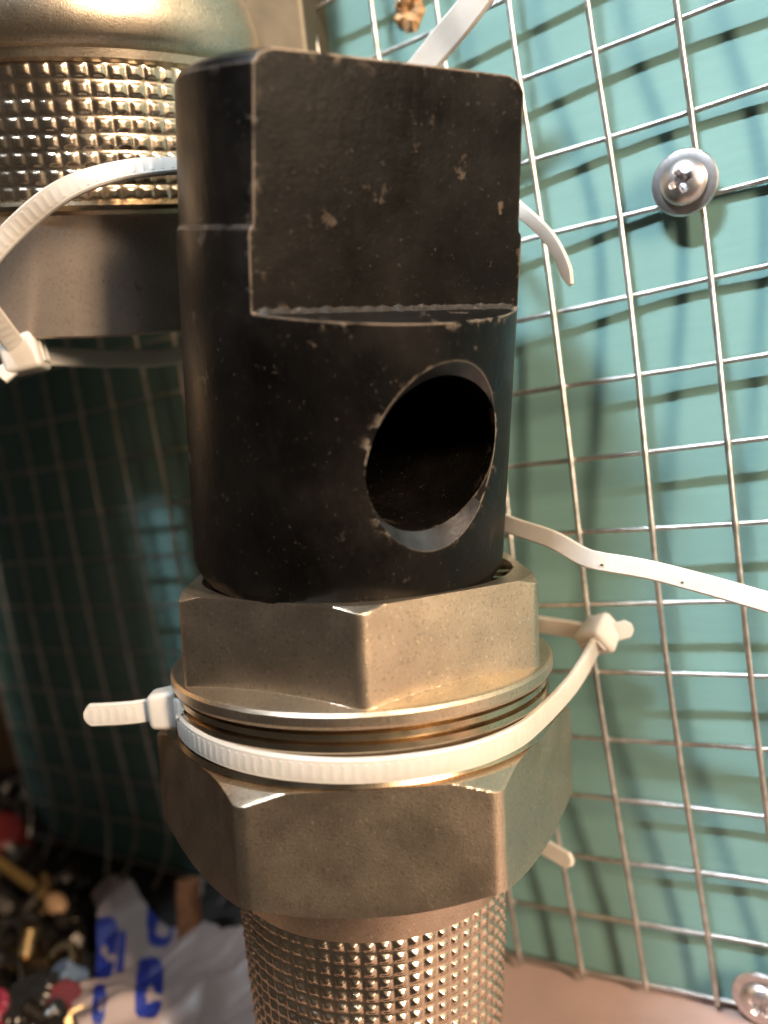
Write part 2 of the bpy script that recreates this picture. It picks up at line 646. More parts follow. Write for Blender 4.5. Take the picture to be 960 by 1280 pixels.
def r_knurl(R, cols, pitch, depth, h0, plat=0.32, width=0.36, taper=0.0):
    def f(az, h):
        cu, cv = az * cols / (2 * pi), (h - h0) / pitch
        iu, iv = math.floor(cu), math.floor(cv)
        n_ = noise.noise(Vector((iu * 1.37 + 0.3, iv * 1.91 + 0.7, 4.2)))
        m_ = noise.noise(Vector((iu * 1.11 + 9.3, iv * 1.73 + 2.7, 8.2)))
        u, vv = cu - iu - 0.5 + 0.07 * m_, cv - iv - 0.5 + 0.07 * n_
        q = max(abs(u), abs(vv)) / width
        e = max(0.0, min(1.0, (1.0 - q) / (1 - plat)))
        return R - taper * (h - h0) + depth * (1 + 0.35 * n_) * e
    return f


cols = 62
hs = frange(48.3, 76.1, 0.2)
kf = r_knurl(21.5, cols, 1.9, 0.46, 48.3, 0.35, 0.38, 0.06)
kn = grid_rev('knurled_sleeve', BF, hs, cols * 8, kf, M_KNURL, coup, cap_r=18, smooth=radians(60))
lathe('sleeve_end', BF, [(76.0, 17), (76.0, 20.0), (88, 20.0), (88.6, 19.4), (88.6, 17)], M_TURNED, coup, 96)

# slotted ring seen between the nut and the black socket
verts, faces = [], []


def seg_block(az0, az1, r0, r1, h0, h1, sub=4):
    b = len(verts)
    for i in range(sub + 1):
        a = az0 + (az1 - az0) * i / sub
        for h, r in ((h0, r0), (h0, r1), (h1, r1), (h1, r0)):
            verts.append(BF.p(h, r, a))
    for i in range(sub):
        q, w_ = b + 4 * i, b + 4 * i + 4
        for k in range(4):
            faces.append((q + k, q + (k + 1) % 4, w_ + (k + 1) % 4, w_ + k))
    faces.append((b, b + 1, b + 2, b + 3))
    e = b + 4 * sub
    faces.append((e, e + 1, e + 2, e + 3))


NT = 26
for k in range(NT):
    a0 = 2 * pi * k / NT
    if not radians(20) < a0 < radians(150):
        continue
    seg_block(a0, a0 + 2 * pi / NT * 0.28, 20.5, 24.15, 1.0, 4.5)
mesh_obj('slotted_ring', verts, faces, M_TURNED, coup)

# ------------------------------------------------------------------ black socket
KF = Frame(at(437, 700, 129.2), axis(-0.015, 18))
RL, RU = 23.5, 22.5
prof = [(9.0, 0.0), (9.0, 19.5), (-0.4, 22.2), (-1.2, 23.1), (-2.2, 23.5), (-3.2, RL + 0.1), (-47.9, RL - 0.1), (-48.4, RL - 0.2), (-48.8, RL - 0.5), (-49.2, RL - 0.55),
        (-65.6, RU), (-66.6, RU - 0.6), (-67.2, RU - 1.7), (-67.3, 0.0)]
black = lathe('black_socket', KF, prof, M_BLACK, None, 160)
FAZ = radians(24)
FD = 13.9


def cutter(verts, faces):
    o = mesh_obj('cutter', verts, faces, M_BLACK)
    return o


def flat_cutter(az, hb):
    n = KF.u * cos(az) + KF.s * sin(az)
    s = KF.a.cross(n).normalized()
    vs = []
    for h, k in ((-80.0, 0.0), (hb, 0.085)):              # the milled step falls away slightly towards its rim
        for dn, ds in ((FD, -40), (40, -40), (40, 40), (FD, 40)):
            vs.append(KF.O + KF.a * (h + k * (dn - FD)) + n * dn + s * ds)
    return cutter(vs, [(0, 1, 2, 3), (4, 5, 6, 7), (0, 1, 5, 4), (1, 2, 6, 5), (2, 3, 7, 6), (3, 0, 4, 7)])


def hole_cutter(az, hc):
    n = KF.u * cos(az) + KF.s * sin(az)
    s = KF.a.cross(n).normalized()
    C = KF.O + KF.a * hc
    rt = KF.s * cos(az) - KF.u * sin(az)
    vs, fs, k_ = [], [], 96
    prof_ = [(-14, 0.0), (-14, 10.0), (21.5, 10.0), (24.0, 12.6), (30, 18.8), (30, 0.0)]
    for d, r in prof_:
        for k in range(k_):
            a = 2 * pi * k / k_
            vs.append(C + n * d + (rt * (cos(a) - 0.13 * sin(a)) + KF.a * sin(a)) * max(r, 0.001))
    for i in range(len(prof_) - 1):
        for k in range(k_):
            fs.append((i * k_ + k, i * k_ + (k + 1) % k_, (i + 1) * k_ + (k + 1) % k_, (i + 1) * k_ + k))
    return cutter(vs, fs)


HAZ = radians(30)
cuts = [flat_cutter(FAZ, -39.0), flat_cutter(FAZ + pi, -39.0), hole_cutter(HAZ, -21.6)]
for c_ in cuts + [black]:
    bm = bmesh.new()
    bm.from_mesh(c_.data)
    bmesh.ops.remove_doubles(bm, verts=bm.verts[:], dist=2e-6)
    bmesh.ops.recalc_face_normals(bm, faces=bm.faces[:])
    bm.to_mesh(c_.data)
    bm.free()
for c_ in cuts:
    b_ = black.modifiers.new('cut', 'BOOLEAN')
    b_.object = c_
    b_.operation = 'DIFFERENCE'
    b_.solver = 'EXACT'
dg = bpy.context.evaluated_depsgraph_get()
me = bpy.data.meshes.new_from_object(black.evaluated_get(dg))
black.modifiers.clear()
black.data = me
for c_ in cuts:
    bpy.data.objects.remove(c_, do_unlink=True)
bm = bmesh.new()
bm.from_mesh(me)
for f in bm.faces:
    f.smooth = True
for e in bm.edges:
    e.smooth = not (len(e.link_faces) == 2 and e.calc_face_angle(0) > radians(20))
bm.to_mesh(me)
bm.free()
me.materials.clear()
me.materials.append(M_BLACK)
me.materials.append(M_BARE)                       # the countersink is worn to bare steel
nH = KF.u * cos(HAZ) + KF.s * sin(HAZ)
for pl in me.polygons:
    d_ = Vector(pl.center) / MM - (KF.O + KF.a * -21.6)
    ax = d_.dot(nH)
    rr_ = (d_ - nH * ax).length
    pl.material_index = 1 if (20.2 < ax < 24.8 and 9.8 < rr_ < 14.5 and 0.3 < abs(Vector(pl.normal).dot(nH)) < 0.97 and Vector(pl.normal).dot(d_ - nH * ax) < 0) else 0
bv = black.modifiers.new('edge', 'BEVEL')
bv.width = 0.00035
bv.segments = 2
bv.limit_method = 'ANGLE'
bv.angle_limit = radians(35)
bv.harden_normals = True
tag(black, 'black oxide steel socket with milled flat and round side hole standing in the brass coupling', 'socket')

# rough burr left in the corner of the milled step
nF = KF.u * cos(FAZ) + KF.s * sin(FAZ)
tF = KF.s * cos(FAZ) - KF.u * sin(FAZ)
verts, faces = [], []
nb_ = 150
half = sqrt(RL ** 2 - FD ** 2) - 0.7
r4 = random.Random(5)
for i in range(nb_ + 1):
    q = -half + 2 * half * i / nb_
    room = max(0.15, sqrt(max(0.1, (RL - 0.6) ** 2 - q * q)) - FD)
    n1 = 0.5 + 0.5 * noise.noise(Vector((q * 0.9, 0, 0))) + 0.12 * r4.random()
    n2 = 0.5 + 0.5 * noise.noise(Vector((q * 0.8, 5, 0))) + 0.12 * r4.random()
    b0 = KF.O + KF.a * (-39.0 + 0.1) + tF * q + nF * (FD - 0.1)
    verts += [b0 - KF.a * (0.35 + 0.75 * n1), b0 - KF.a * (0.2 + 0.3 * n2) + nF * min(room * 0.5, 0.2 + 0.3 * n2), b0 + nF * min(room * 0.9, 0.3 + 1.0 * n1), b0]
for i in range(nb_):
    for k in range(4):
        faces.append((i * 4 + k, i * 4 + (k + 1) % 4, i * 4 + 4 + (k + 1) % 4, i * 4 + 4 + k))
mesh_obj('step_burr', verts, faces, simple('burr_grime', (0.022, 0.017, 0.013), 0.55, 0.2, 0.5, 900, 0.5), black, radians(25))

# ------------------------------------------------------------------ fitting at the upper left
LF = Frame(at(132, 261, 152), axis(.02, 20.5))
fit_ = thing('press_fitting', 'shiny knurled fitting with domed shoulder and steel sleeve at the upper left', 'fitting', LF.O + LF.a * 20)
lathe('steel_sleeve', LF, [(19.6, 20), (19.6, 26.0), (19.2, 26.4), (0.8, 26.7), (0.6, 20)], M_SLEEVE, fit_, 128)
cols = 62
kf2 = r_knurl(26.3, cols, 2.42, 0.36, -20.4, 0.5, 0.43)
grid_rev('knurled_band', LF, frange(-20.4, -1.05, 0.22), cols * 8, kf2, M_KNURL, fit_, cap_r=20, smooth=radians(60))
lathe('lower_rim', LF, [(-1.2, 20), (-1.2, 26.6), (-0.6, 27.3), (0.2, 27.3), (0.8, 26.8), (0.8, 20)], M_TURNED, fit_, 128)
lathe('domed_shoulder', LF, [(-20.3, 20), (-20.3, 26.6), (-20.8, 27.3), (-22.0, 27.5), (-22.5, 28.4), (-24, 29.3), (-27, 29.7), (-31, 28.6), (-35, 26.2), (-39, 22.0), (-42, 16.5), (-44, 8), (-44.5, 0)],
      M_NICKEL, fit_, 128, radians(40))

SP = Frame(LF.O + LF.a * -30 + Vector((-20, 0, 0)), Vector((-1, 0.05, 0.08)))  # unseen port, added to the fitting to shade the board below
lathe('added_shade_port', SP, [(0, 10), (0, 15), (8, 15), (9, 17), (34, 17), (36, 16), (36, 10)], M_NICKEL, fit_, 96)
PF = Frame(at(332, 20, 158), axis(.11, 12))
grid_rev('hexagonal_fitting', PF, frange(-30, 16, 1.0), 180, lambda az, h: hexr(az, 10.6, radians(34)), M_OLIVE, None, cap_r=4, smooth=radians(24))
tag(bpy.data.objects['hexagonal_fitting'], 'shade-darkened olive hexagonal fitting half hidden behind the domed shoulder', 'fitting')


# ------------------------------------------------------------------ cable ties
def spline(ctrl, step=0.45):
    """Catmull-Rom through control points, resampled evenly"""
    P = [2 * ctrl[0] - ctrl[1]] + list(ctrl) + [2 * ctrl[-1] - ctrl[-2]]
    raw = []
    for i in range(1, len(P) - 2):
        p0, p1, p2, p3 = P[i - 1:i + 3]
        for k in range(24):
            t = k / 24
            raw.append(0.5 * ((2 * p1) + (p2 - p0) * t + (2 * p0 - 5 * p1 + 4 * p2 - p3) * t * t + (3 * p1 - p0 - 3 * p2 + p3) * t ** 3))
    raw.append(Vector(ctrl[-1]))
    out, acc = [raw[0]], 0.0
    for a, b in zip(raw, raw[1:]):
        L = (b - a).length
        while acc + L >= step:
            q = (step - acc) / L
            a = a + (b - a) * q
            L = (b - a).length
            out.append(a.copy())
            acc = 0.0
        acc += L
    return out


def strap(name, ctrl, wdir, parent, width=3.3, thick=1.05, teeth=True, taper_end=0.0, taper_start=0.0, mat=None, flip=False):
    """ctrl: centre line (world mm); wdir: width direction, one vector or one per control point"""
    pts = spline([Vector(c) for c in ctrl])
    m = len(pts)
    if isinstance(wdir, list):
        ws = spline([Vector(w) * 100 for w in wdir], 0.05)
        wf = [ws[min(len(ws) - 1, int(i * (len(ws) - 1) / max(1, m - 1)))].normalized() for i in range(m)]
    else:
        wf = [Vector(wdir).normalized()] * m
    verts, faces = [], []
    for i, p in enumerate(pts):
        t = (pts[min(i + 1, m - 1)] - pts[max(i - 1, 0)]).normalized()
        w = (wf[i] - t * wf[i].dot(t)).normalized()
        nrm = t.cross(w).normalized() * (-1 if flip else 1)
        tooth = 0.07 * (1 if (i % 3) < 2 else -0.7) if teeth else 0.0
        wd = width / 2
        s_end = (m - 1 - i) * 0.45
        s_beg = i * 0.45
        if taper_end and s_end < taper_end:
            wd *= 0.35 + 0.65 * s_end / taper_end
        if taper_start and s_beg < taper_start:
            wd *= 0.35 + 0.65 * s_beg / taper_start
        th = thick / 2
        ring = [(-wd, -th * 0.5), (-wd, th * 0.5), (-wd * 0.86, th), (-wd * 0.62, th), (-wd * 0.6, th + tooth), (wd * 0.6, th + tooth), (wd * 0.62, th),
                (wd * 0.86, th), (wd, th * 0.5), (wd, -th * 0.5), (wd * 0.86, -th), (-wd * 0.86, -th)]
        for a, b in ring:
            verts.append(p + w * a + nrm * b)
    k_ = 12
    for i in range(m - 1):
        for k in range(k_):
            k2 = (k + 1) % k_
            faces.append((i * k_ + k, i * k_ + k2, (i + 1) * k_ + k2, (i + 1) * k_ + k))
    faces.append(tuple(range(k_)))
    faces.append(tuple(range((m - 1) * k_, m * k_)))
    return mesh_obj(name, verts, faces, mat or M_NYLON, parent, radians(32))


def tie_head(center, along, wdir, parent, L=4.2, W=6.2, H=4.4):
    """rounded locking block with a slot: L along the strap, W across it, H thick"""
    x = Vector(along).normalized()
    y = Vector(wdir)
    y = (y - x * y.dot(x)).normalized()
    z = x.cross(y)
    bm = bmesh.new()
    bmesh.ops.create_cube(bm, size=1.0)
    for v_ in bm.verts:
        q = v_.co
        k = 0.86 if q.x > 0 else 1.0
        v_.co = Vector((q.x * L, q.y * W * k, q.z * H * k))
    bmesh.ops.bevel(bm, geom=bm.edges[:] + bm.verts[:], offset=0.95, segments=4, profile=0.5, affect='EDGES')
    vs = [Vector(center) + x * v_.co.x + y * v_.co.y + z * v_.co.z for v_ in bm.verts]
    bm.verts.index_update()
    fs = [tuple(v_.index for v_ in f.verts) for f in bm.faces]
    bm.free()
    hd = mesh_obj('locking_head', vs, fs, M_NYLON, parent, radians(40))
    # rim of the strap slot on the outer end
    vs, fs = [], []
    e = Vector(center) + x * (-L / 2 - 0.05)
    for (a, b) in ((-2.1, -1.1), (2.1, -1.1), (2.1, 1.1), (-2.1, 1.1)):
        for d in (0, -0.35):
            for g in (1.0, 0.8):
                vs.append(e + x * d + y * a * g + z * b * g)
    for k in range(4):
        a, b = 4 * k, 4 * ((k + 1) % 4)
        fs += [(a, b, b + 2, a + 2), (a + 2, b + 2, b + 3, a + 3), (a + 1, b + 1, b + 3, a + 3)]
    mesh_obj('slot_rim', vs, fs, M_NYLON, hd)
    return hd


UP = -BF.a
FLIP1, FLIP7 = True, True
HEAD_A = at(207, 885, 124.5)
HEAD_B = at(749, 792, 141.0)

# tie round the front of the coupling
t1 = thing('cable_tie', 'white cable tie wrapped round the front groove of the brass coupling', 'cable tie', BF.p(20.7, 29, 0), 'white nylon cable ties')
ctrl = [HEAD_B, at(741, 812, 138), at(722, 845, 132), at(702, 870, 126.5)]
for az, hh in ((58, 20.4), (44, 20.7), (28, 20.9), (12, 20.8), (-4, 20.7), (-20, 20.5), (-36, 20.3), (-52, 20.0), (-66, 19.7)):
    ctrl.append(BF.p(hh, 29.1, radians(az)))
ctrl += [at(226, 890, 121.5), HEAD_A, at(160, 891, 125), at(106, 894, 126)]
strap('strap', ctrl, [UP] * 13 + [UP * 0.9 + KF.u * 0.1] * 1 + [UP] * 3, t1, 3.5, 1.05, True, 0.7, flip=FLIP1)
tie_head(HEAD_B, at(748, 792, 141) - at(728, 832, 137), Vector((1, 0, 0.5)), t1, 5.8, 6.0, 5.4)

# tie that closes the ring behind the coupling
t2 = thing('cable_tie', 'short white cable tie whose square head clamps the ribbed tail left of the coupling', 'cable tie', HEAD_A, 'white nylon cable ties')
ctrl = [HEAD_A, at(240, 850, 140), at(330, 800, 160), at(450, 775, 165), at(600, 772, 160), at(690, 783, 149), HEAD_B, at(768, 790, 140), at(792, 784, 139)]
strap('strap', ctrl, Vector((0, 0, 1)), t2, 3.1, 1.0, False, 0.8)
tie_head(HEAD_A, at(180, 888, 124.5) - HEAD_A, UP, t2, 4.6, 6.2, 4.8)

# long loose tie
t3 = thing('cable_tie', 'long white cable tie running from the black socket out past the right edge', 'cable tie', at(700, 690, 124), 'white nylon cable ties')
ctrl = [at(540, 632, 150), at(600, 640, 140), at(640, 657, 133), at(690, 674, 127), at(728, 695, 123.5), at(752, 702, 121.5), at(810, 712, 118), at(880, 730, 114), at(960, 753, 110), at(1030, 775, 106)]
strap('strap', ctrl, c2wd((0.2, -1, 0.0)), t3, 2.8, 0.9, False)
mesh_n = [at(752, 706, 121.0), at(852, 728, 115.2)]
for q in mesh_n:
    fr_n = Frame(q, c2wd((0, 0, 1)))
    lathe('nick', fr_n, [(-0.48, 0.0), (-0.48, 0.1), (-0.4, 0.16), (0.2, 0.16), (0.2, 0.0)], M_OLIVE, t3, 10)

# tie end above the black socket
t4 = thing('cable_tie', 'white cable tie end rising behind the top edge of the black socket', 'cable tie', at(560, 45, 132), 'white nylon cable ties')
ctrl = [at(455, 190, 146), at(500, 120, 140), at(545, 62, 134), at(580, 20, 129), at(625, -40, 124)]
strap('strap', ctrl, c2wd((0.7, 0.6, -0.3)), t4, 4.8, 1.0, False, 0, 0)

# thin tail right of the socket
t5 = thing('cable_tie', 'thin white cable tie tail pointing down right of the milled flat', 'cable tie', at(680, 295, 128), 'white nylon cable ties')
ctrl = [at(560, 200, 143), at(610, 228, 137), at(650, 262, 131), at(682, 292, 128), at(700, 320, 126.5), at(714, 357, 125.5)]
strap('strap', ctrl, c2wd((0.55, -0.45, -0.7)), t5, 2.1, 0.8, False, 2.0)

# blunt tail below
t6 = thing('cable_tie', 'short blunt cable tie tail sticking out below the lower hex on the right', 'cable tie', at(690, 1065, 145), 'white nylon cable ties')
ctrl = [at(560, 1000, 168), at(620, 1028, 160), at(672, 1054, 150), at(716, 1079, 144)]
strap('strap', ctrl, c2wd((0.35, -0.9, -0.2)), t6, 2.9, 1.0, False, 0.8)

# tie round the fitting at the upper left
t7 = thing('cable_tie', 'cable tie looped round the knurled fitting with its round head at left', 'cable tie', at(28, 445, 150), 'white nylon cable ties')
H7 = at(30, 444, 137)
ctrl = [H7, at(80, 446, 144), at(150, 448, 151), at(225, 443, 156), at(300, 410, 160), at(345, 330, 155), at(330, 240, 140), at(290, 210, 128.5), at(225, 207, 121.5), at(150, 214, 119.5), at(80, 238, 119.5),
        at(20, 285, 122), at(-25, 340, 124), at(-20, 375, 127), at(5, 412, 132), H7]
wd = [c2wd((0, -1, 0.1))] * 4 + [c2wd((0.5, -0.8, 0.2))] * 2 + [c2wd((0.2, -1, 0.1))] * 3 + [c2wd((-0.1, -1, 0.1)), c2wd((-0.4, -1, 0.1)), c2wd((-0.7, -0.8, 0.1)), c2wd((-1, -0.2, 0)),
      c2wd((0.8, -0.6, 0)) * -1, c2wd((0.7, -0.7, 0)) * -1, c2wd((0.7, -0.7, 0)) * -1]
wd[-4] = c2wd((-1, 0.1, 0))
wd[-3:] = [c2wd((-0.8, 0.6, 0))] * 3
strap('strap', ctrl, wd, t7, 3.2, 1.0, True, flip=FLIP7)
tie_head(H7, c2wd((-1, 0.3, 0)), c2wd((0, -1, 0)), t7, 6.4, 6.4, 5.2)
strap('tail', [H7, at(16, 458, 136), at(0, 472, 135)], c2wd((0.7, 0.7, 0)), t7, 2.8, 0.9, True)


# unseen coupling, added left of the frame only to shade the board
NF = Frame(Vector((-139, -58, 45)), Vector((0, 0, -1)))
nb = thing('added_shade_coupling', 'unseen brass coupling added left of the frame to shade the board', 'coupling', (-139, -58, -105))
lathe('upper_sleeve', NF, [(0, 22), (0, 29), (1, 30), (43, 30), (44, 29), (44, 22)], M_KNURL, nb, 96)
grid_rev('hex_band', NF, frange(44, 68, 1.0), 180, lambda az, h: min(hexr(az, 28.0, 0.2), 30.5 + 0.8 * min(h - 44, 68 - h)), M_BRASS, nb, cap_r=20)
lathe('lower_sleeve', NF, [(68, 20), (68, 29.5), (96, 29), (115, 26.5), (138, 19.5), (149, 18.5), (150, 17), (150, 14)], M_BRASS, nb, 96)
strap('added_tie', [Vector((-139, 0, -20)), Vector((-175, -20, -22)), NF.p(66.5, 33, 2.5), NF.p(66.5, 33.5, 1.2), NF.p(66.5, 33.5, 0), NF.p(66.5, 33.5, -1.2), NF.p(66.5, 33, -2.5), Vector((-139, 0, -20))], Vector((0, 0, 1)), nb, 3.2, 1.0, True)

# ------------------------------------------------------------------ clutter at the lower left
def project(P):
    d = Vector(P) - CAM
    z = d.dot(-zb)
    return 480 + F * d.dot(xr) / z, 640 - F * d.dot(yu) / z


M_DARK_SHEET = simple('dark_sheet', (0.018, 0.015, 0.014), 0.9, 0, 0.4, 500, 0.5)  # dark sheet added to darken the table around the clutter
verts, faces = [], []
nx, ny = 60, 40
for j in range(ny + 1):
    for i in range(nx + 1):
        X = -470 + (370 + 6 * sin(j * 0.5)) * i / nx
        Y = -130 + 300 * j / ny
        n_ = noise.noise(Vector((X * 0.03, Y * 0.03, 0)))
        hgt = 0.12
        if Y < -4 or Y > 40 or X < -215:
            k = min(1, min(abs(Y + 4), abs(Y - 40)) / 20) if X > -215 else 1
            hgt += 1.6 * k * (n_ + 0.6) * min(1, i / 4, (nx - i) / 4)
        verts.append((X, Y, TABLE_Z + max(0.1, hgt)))
for j in range(ny):
    for i in range(nx):
        a = j * (nx + 1) + i
        faces.append((a, a + 1, a + nx + 2, a + nx + 1))
o = mesh_obj('dark_sheet', verts, faces, M_DARK_SHEET, None, radians(60))
tag(o, 'dark cloth added over the table under the clutter at lower left', 'sheet')

# crumpled carrier bag with blue print
M_BAG = simple('bag_plastic', (0.30, 0.235, 0.22), 0.35, 0, 0.06, 90, 0.1)
M_PRINT = simple('blue_print', (0.010, 0.022, 0.19), 0.4, 0, 0.1, 200, 0.05)


def bag_h(X, Y):
    q = (Y + 75) / 62.0
    base = 2.5 + 7 * max(0.0, q) ** 1.3
    c = noise.noise(Vector((X * 0.045, Y * 0.05, 3.1))) * 5.0 + noise.noise(Vector((X * 0.12, Y * 0.10, 7.7))) * 3.0 + abs(noise.noise(Vector((X * 0.2 - Y * 0.1, Y * 0.05, 2.7)))) * 2.5
    rdg = abs(noise.noise(Vector((X * 0.06 + Y * 0.03, Y * 0.02, 1.3)))) * 5.0
    return max(1.6, base + c - rdg)


BX0, BX1, BY0, BY1, BS = -136.0, -48.0, -78.0, -19.0, 0.55
nbx, nby = int((BX1 - BX0) / BS), int((BY1 - BY0) / BS)


def bag_p(i, j, up=0.0):
    Y = BY0 + (BY1 - BY0) * j / nby
    X0 = BX0 + (BY1 - Y) * 1.15
    X = X0 + (BX1 - X0) * i / nbx
    X += 6 * noise.noise(Vector((Y * 0.07, 2.0, 5.0))) * (1 if i < nbx / 2 else 0)
    Y2 = Y + 4 * noise.noise(Vector((X * 0.06, 9.0, 1.0)))
    return Vector((X, min(Y2, -9.0), TABLE_Z + bag_h(X, Y) + up))


# (x, y, half width, half height, lean, hole x, hole y, hole rx, hole ry) of each printed letter
LETTERS = [(131, 1185, 15, 39, -0.10, 0, 4, 4, 7), (202, 1138, 17, 46, -0.05, 3, 24, 9, 10), (187, 1235, 17, 38, -0.06, 2, 8, 5, 12), (124, 1256, 8, 26, -0.05, 3, 0, 3, 10),
           (152, 1190, 5, 26, -0.08, 0, 0, 0, 0)]
lv = [([], []) for _ in LETTERS]
verts, faces = [], []
idx = {}
P = {}
for j in range(nby + 1):
    for i in range(nbx + 1):
        P[i, j] = bag_p(i, j)
        verts.append(P[i, j])
for j in range(nby):
    for i in range(nbx):
        a = j * (nbx + 1) + i
        faces.append((a, a + 1, a + nbx + 2, a + nbx + 1))
        cpt = (P[i, j] + P[i + 1, j + 1]) / 2
        px, py = project(cpt)
        for L, (lx, ly, hw, hh, lean, hx, hy, hrx, hry) in enumerate(LETTERS):
            dx, dy = px - lx - lean * (ly - py) * -1, py - ly
            if L in (0, 2) and dx > 3 and abs(dy - 12) < 4:
                continue                     # the mouth of the G
            if (abs(dx) / hw) ** 4 + (abs(dy) / hh) ** 4 < 1 and not (hrx and ((dx - hx) / hrx) ** 2 + ((dy - hy) / hry) ** 2 < 1):
                vv, ff = lv[L]
                b = len(vv)
                for (p_, q_) in ((i, j), (i + 1, j), (i + 1, j + 1), (i, j + 1)):
                    vv.append(P[p_, q_] + Vector((0, -0.08, 0.12)))
                ff.append((b, b + 1, b + 2, b + 3))
bag = mesh_obj('plastic_bag', verts, faces, M_BAG, None, radians(70))
tag(bag, 'crumpled pale plastic bag with blue lettering at the bottom left', 'bag')
for vv, ff in lv:
    if ff:
        mesh_obj('printed_letter', vv, ff, M_PRINT, bag)

# loose parts
M_STEEL = simple('dull_steel', (0.25, 0.235, 0.22), 0.35, 1.0, 0.25, 500, 0.2)
M_DARK = simple('dark_steel', (0.04, 0.034, 0.03), 0.4, 0.8, 0.3, 500, 0.2)
M_OLD = simple('old_brass', (0.27, 0.19, 0.10), 0.38, 1.0, 0.25, 500, 0.2)
M_RED = simple('red_plastic', (0.10, 0.010, 0.010), 0.4, 0, 0.15)
M_PINK = simple('pink_plastic', (0.22, 0.022, 0.05), 0.4, 0, 0.15)
M_BLUE = simple('pale_blue_plastic', (0.09, 0.13, 0.20), 0.4, 0, 0.15)
M_YEL = simple('yellow_wood', (0.15, 0.095, 0.03), 0.55, 0, 0.2)
M_TAN = simple('tan_wood', (0.38, 0.23, 0.13), 0.6, 0, 0.2, 120, 0.3)
M_RUST = simple('rusty_steel', (0.25, 0.10, 0.04), 0.75, 0.2, 0.4, 500, 0.4)


class AF:
    def __init__(s, O, a):
        s.O, s.a = Vector(O), Vector(a).normalized()
        t = Vector((0, 0, 1)) if abs(s.a.z) < 0.9 else Vector((1, 0, 0))
        s.u = s.a.cross(t).normalized()
        s.s = s.a.cross(s.u)

    p = Frame.p


def hexnut(pos, a, ap, hgt, bore, mat, label, group=None, name='hex_nut'):
    fr = AF(pos, a)
    o = grid_rev(name, fr, frange(0, hgt, hgt / 10), 48,
                 lambda az, h: min(ap / cos((az % (pi / 3)) - pi / 6), ap * 1.04 + 0.9 * min(h, hgt - h) + 0.02), mat, None, cap_r=bore)
    return tag(o, label, 'nut', group)


def bolt(pos, a, r, ln, mat, label, group=None):
    fr = AF(pos, a)
    t = thing('hex_bolt', label, 'bolt', pos, group)
    grid_rev('bolt_head', fr, frange(0, r * 1.3, r * 0.13), 48,
             lambda az, h: min(r * 1.75 / cos((az % (pi / 3)) - pi / 6), r * 1.85 + h), mat, t, cap_r=0.1)
    pr, h = [(r * 1.25, 0.1)], r * 1.25
    pr.append((h, r))
    while h < ln:
        pr += [(h + 0.4, r), (h + 0.8, r * 0.86)]
        h += 0.8
    pr.append((h, 0.05))
    lathe('threaded_shank', fr, pr, mat, t, 24)
    return t


def ringpart(pos, a, R, r, mat, label, group=None):
    fr = AF(pos, a)
    o = lathe('metal_ring', fr, [(r * sin(2 * pi * k / 10), R + r * cos(2 * pi * k / 10)) for k in range(10)], mat, None, 40, radians(60), closed=True)
    return tag(o, label, 'ring', group)


def plug(pos, a, r, h, mat, label, name='plastic_plug', cat='plug', group=None):
    fr = AF(pos, a)
    t = thing(name, label, cat, pos, group)
    lathe('rim', fr, [(0, 0.05), (0, r * 1.15), (h * 0.12, r * 1.25), (h * 0.25, r * 1.15), (h * 0.25, 0.05)], mat, t, 32)
    grid_rev('grip', fr, frange(h * 0.2, h, h * 0.08), 96, lambda az, hh: r * (1 + 0.04 * (1 if sin(az * 16) > 0 else -1)) * (1 if hh < h * 0.93 else 0.9), mat, t, cap_r=0.1)
    return t


TZ = TABLE_Z + 1.2


def lay(x, y, up=0.0):
    p = on_z(x, y, TZ + up)
    return p


# block of wood beyond the left edge of the board
q = lay(-2, 975)
bm = bmesh.new()
bmesh.ops.create_cube(bm, size=1)
for v_ in bm.verts:
    v_.co = Vector((v_.co.x * 60, v_.co.y * 24, v_.co.z * 62))
bmesh.ops.bevel(bm, geom=bm.edges[:], offset=2.0, segments=3, affect='EDGES')
rz = Matrix.Rotation(0.3, 3, 'Z')
vs = [rz @ v_.co + q + Vector((-24, 10, 31)) for v_ in bm.verts]
bm.verts.index_update()
fs = [tuple(w_.index for w_ in f.verts) for f in bm.faces]
bm.free()
tag(mesh_obj('wooden_block', vs, fs, M_TAN), 'tan wooden block beyond the left edge of the board', 'block')

# yellow stick with a tan knob
st = thing('wooden_stick', 'yellow stick with tan rounded end lying over the clutter', 'stick', lay(35, 1110, 8))
a_, b_ = lay(-15, 1068, 12), lay(62, 1124, 8)
fr = AF(a_, b_ - a_)
L_ = (b_ - a_).length
lathe('shaft', fr, [(0, 0.1), (0, 1.5), (L_, 1.5), (L_, 0.1)], M_YEL, st, 20)
lathe('knob', fr, [(L_ - 1 + 4 - 4 * cos(pi * k / 12), max(0.05, 2.5 * sin(pi * k / 12))) for k in range(13)], M_TAN, st, 24)

plug(lay(4, 1060, 3), (0.5, -0.2, 1), 6.5, 9, M_RED, 'dark red plug near the left edge above the yellow stick')
plug(lay(0, 1278, 2), (0.1, -0.5, 1), 4.5, 6, M_PINK, 'pink plug in the bottom left corner')
plug(lay(84, 1262, 2), (0.4, -0.4, 1), 4.0, 5, M_RED, 'red plug beside the pale plastic bag')
plug(lay(96, 1232, 2), (-0.2, -0.6, 1), 3.0, 6, M_BLUE, 'small pale blue cap touching the edge of the bag')
plug(lay(46, 1272, 1), (0.1, -0.3, 1), 5.5, 7, M_STEEL, 'grey round cap in the clutter near the pink plug', 'threaded_plug', 'plug')
hexnut(lay(22, 1168, 3), (0.3, -0.8, 0.6), 3.6, 3.2, 2.0, M_STEEL, 'bright steel nut below the yellow stick')
bolt(lay(30, 1205, 3), (0.2, 0.3, 1), 2.2, 9, M_OLD, 'brass bolt standing among the clutter')
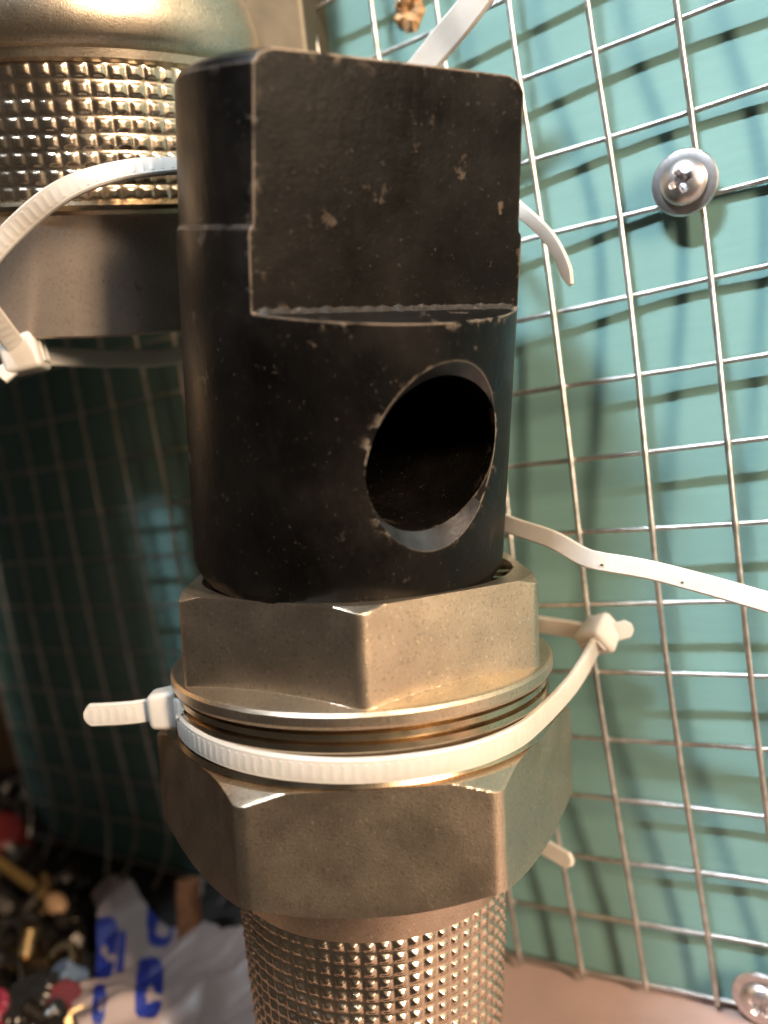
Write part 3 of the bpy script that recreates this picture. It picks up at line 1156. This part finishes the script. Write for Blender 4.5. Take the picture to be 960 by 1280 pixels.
hexnut(lay(84, 1203, 3), (0.2, -0.5, 0.8), 3.4, 3.0, 1.9, M_OLD, 'brass nut left of the pale plastic bag')
bolt(lay(36, 1290, 2), (0.7, 0.4, 0.5), 1.8, 9, M_STEEL, 'shiny steel bolt at the bottom edge')
plug(lay(14, 1000, 2), (0.2, -0.3, 1), 7, 8, M_DARK, 'dark round cap in front of the tan block', 'threaded_plug', 'plug')
ringpart(lay(18, 990, 12), (0.3, -0.6, 0.7), 4.0, 1.0, M_STEEL, 'small steel ring on the dark round cap')
q = lay(238, 1185, 1)
fr = AF(q, (-0.05, 0.25, 1))
o = lathe('copper_tube', fr, [(0, 2.0), (0, 2.8), (15, 2.8), (15.3, 2.5), (15.3, 2.0), (1, 2.0)], M_RUST, None, 28, closed=True)
tag(o, 'short rusty brown tube standing between the bag and the board', 'tube')
r3 = random.Random(21)
spots = []
tries = 0
while len(spots) < 30 and tries < 4000:
    tries += 1
    x, y = r3.uniform(-20, 112), r3.uniform(1010, 1290)
    if x > 100 and y > 1120:
        continue
    if any((x - a) ** 2 + (y - b) ** 2 < 21 ** 2 for a, b in spots):
        continue
    w_ = lay(x, y, 1)
    if w_.x > -206 and w_.y > -9:
        continue
    spots.append((x, y))
MATW = {M_DARK: 'dark', M_OLD: 'brass', M_STEEL: 'steel'}
MARKS = [('the tan wooden block', 5, 955), ('the dark red plug', 4, 1055), ('the yellow stick', 30, 1105), ('the bright steel nut', 22, 1165), ('the tan stick end', 68, 1128),
         ('the pink plug', 2, 1275), ('the grey round plug', 46, 1268), ('the red plug', 84, 1258), ('the pale blue cap', 96, 1225), ('the standing brass bolt', 30, 1195),
         ('the brass nut', 84, 1200), ('the board corner', 70, 1075)]
used_labels = set()


def where(kind, m, x, y):
    """label by material and by the nearest thing one can find"""
    for nm, mx, my in sorted(MARKS, key=lambda q_: (q_[1] - x) ** 2 + (q_[2] - y) ** 2):
        dx, dy = x - mx, y - my
        rel = ('right of' if dx > 0 else 'left of') if abs(dx) > abs(dy) else ('below' if dy > 0 else 'above')
        lab = 'small %s %s lying just %s %s' % (MATW[m], kind, rel, nm)
        if lab not in used_labels:
            used_labels.add(lab)
            return lab


for k, (x, y) in enumerate(spots):
    pos = lay(x, y, r3.uniform(0.5, 3.5))
    a = Vector((r3.uniform(-1, 1), r3.uniform(-1, 1), r3.uniform(0.2, 1)))
    m_ = r3.choice((M_DARK, M_DARK, M_DARK, M_DARK, M_OLD, M_STEEL))
    if k % 3 == 0:
        hexnut(pos, a, r3.uniform(2.8, 4.4), 3.0, 1.8, m_, where('nut', m_, x, y), 'loose nuts in the clutter')
    elif k % 3 == 1:
        bolt(pos, a, r3.uniform(1.4, 2.2), r3.uniform(7, 13), m_, where('bolt', m_, x, y), 'loose bolts in the clutter')
    else:
        ringpart(pos + Vector((0, 0, 1)), a, r3.uniform(2.8, 4.6), r3.uniform(0.7, 1.2), m_, where('ring', m_, x, y), 'loose rings in the clutter')
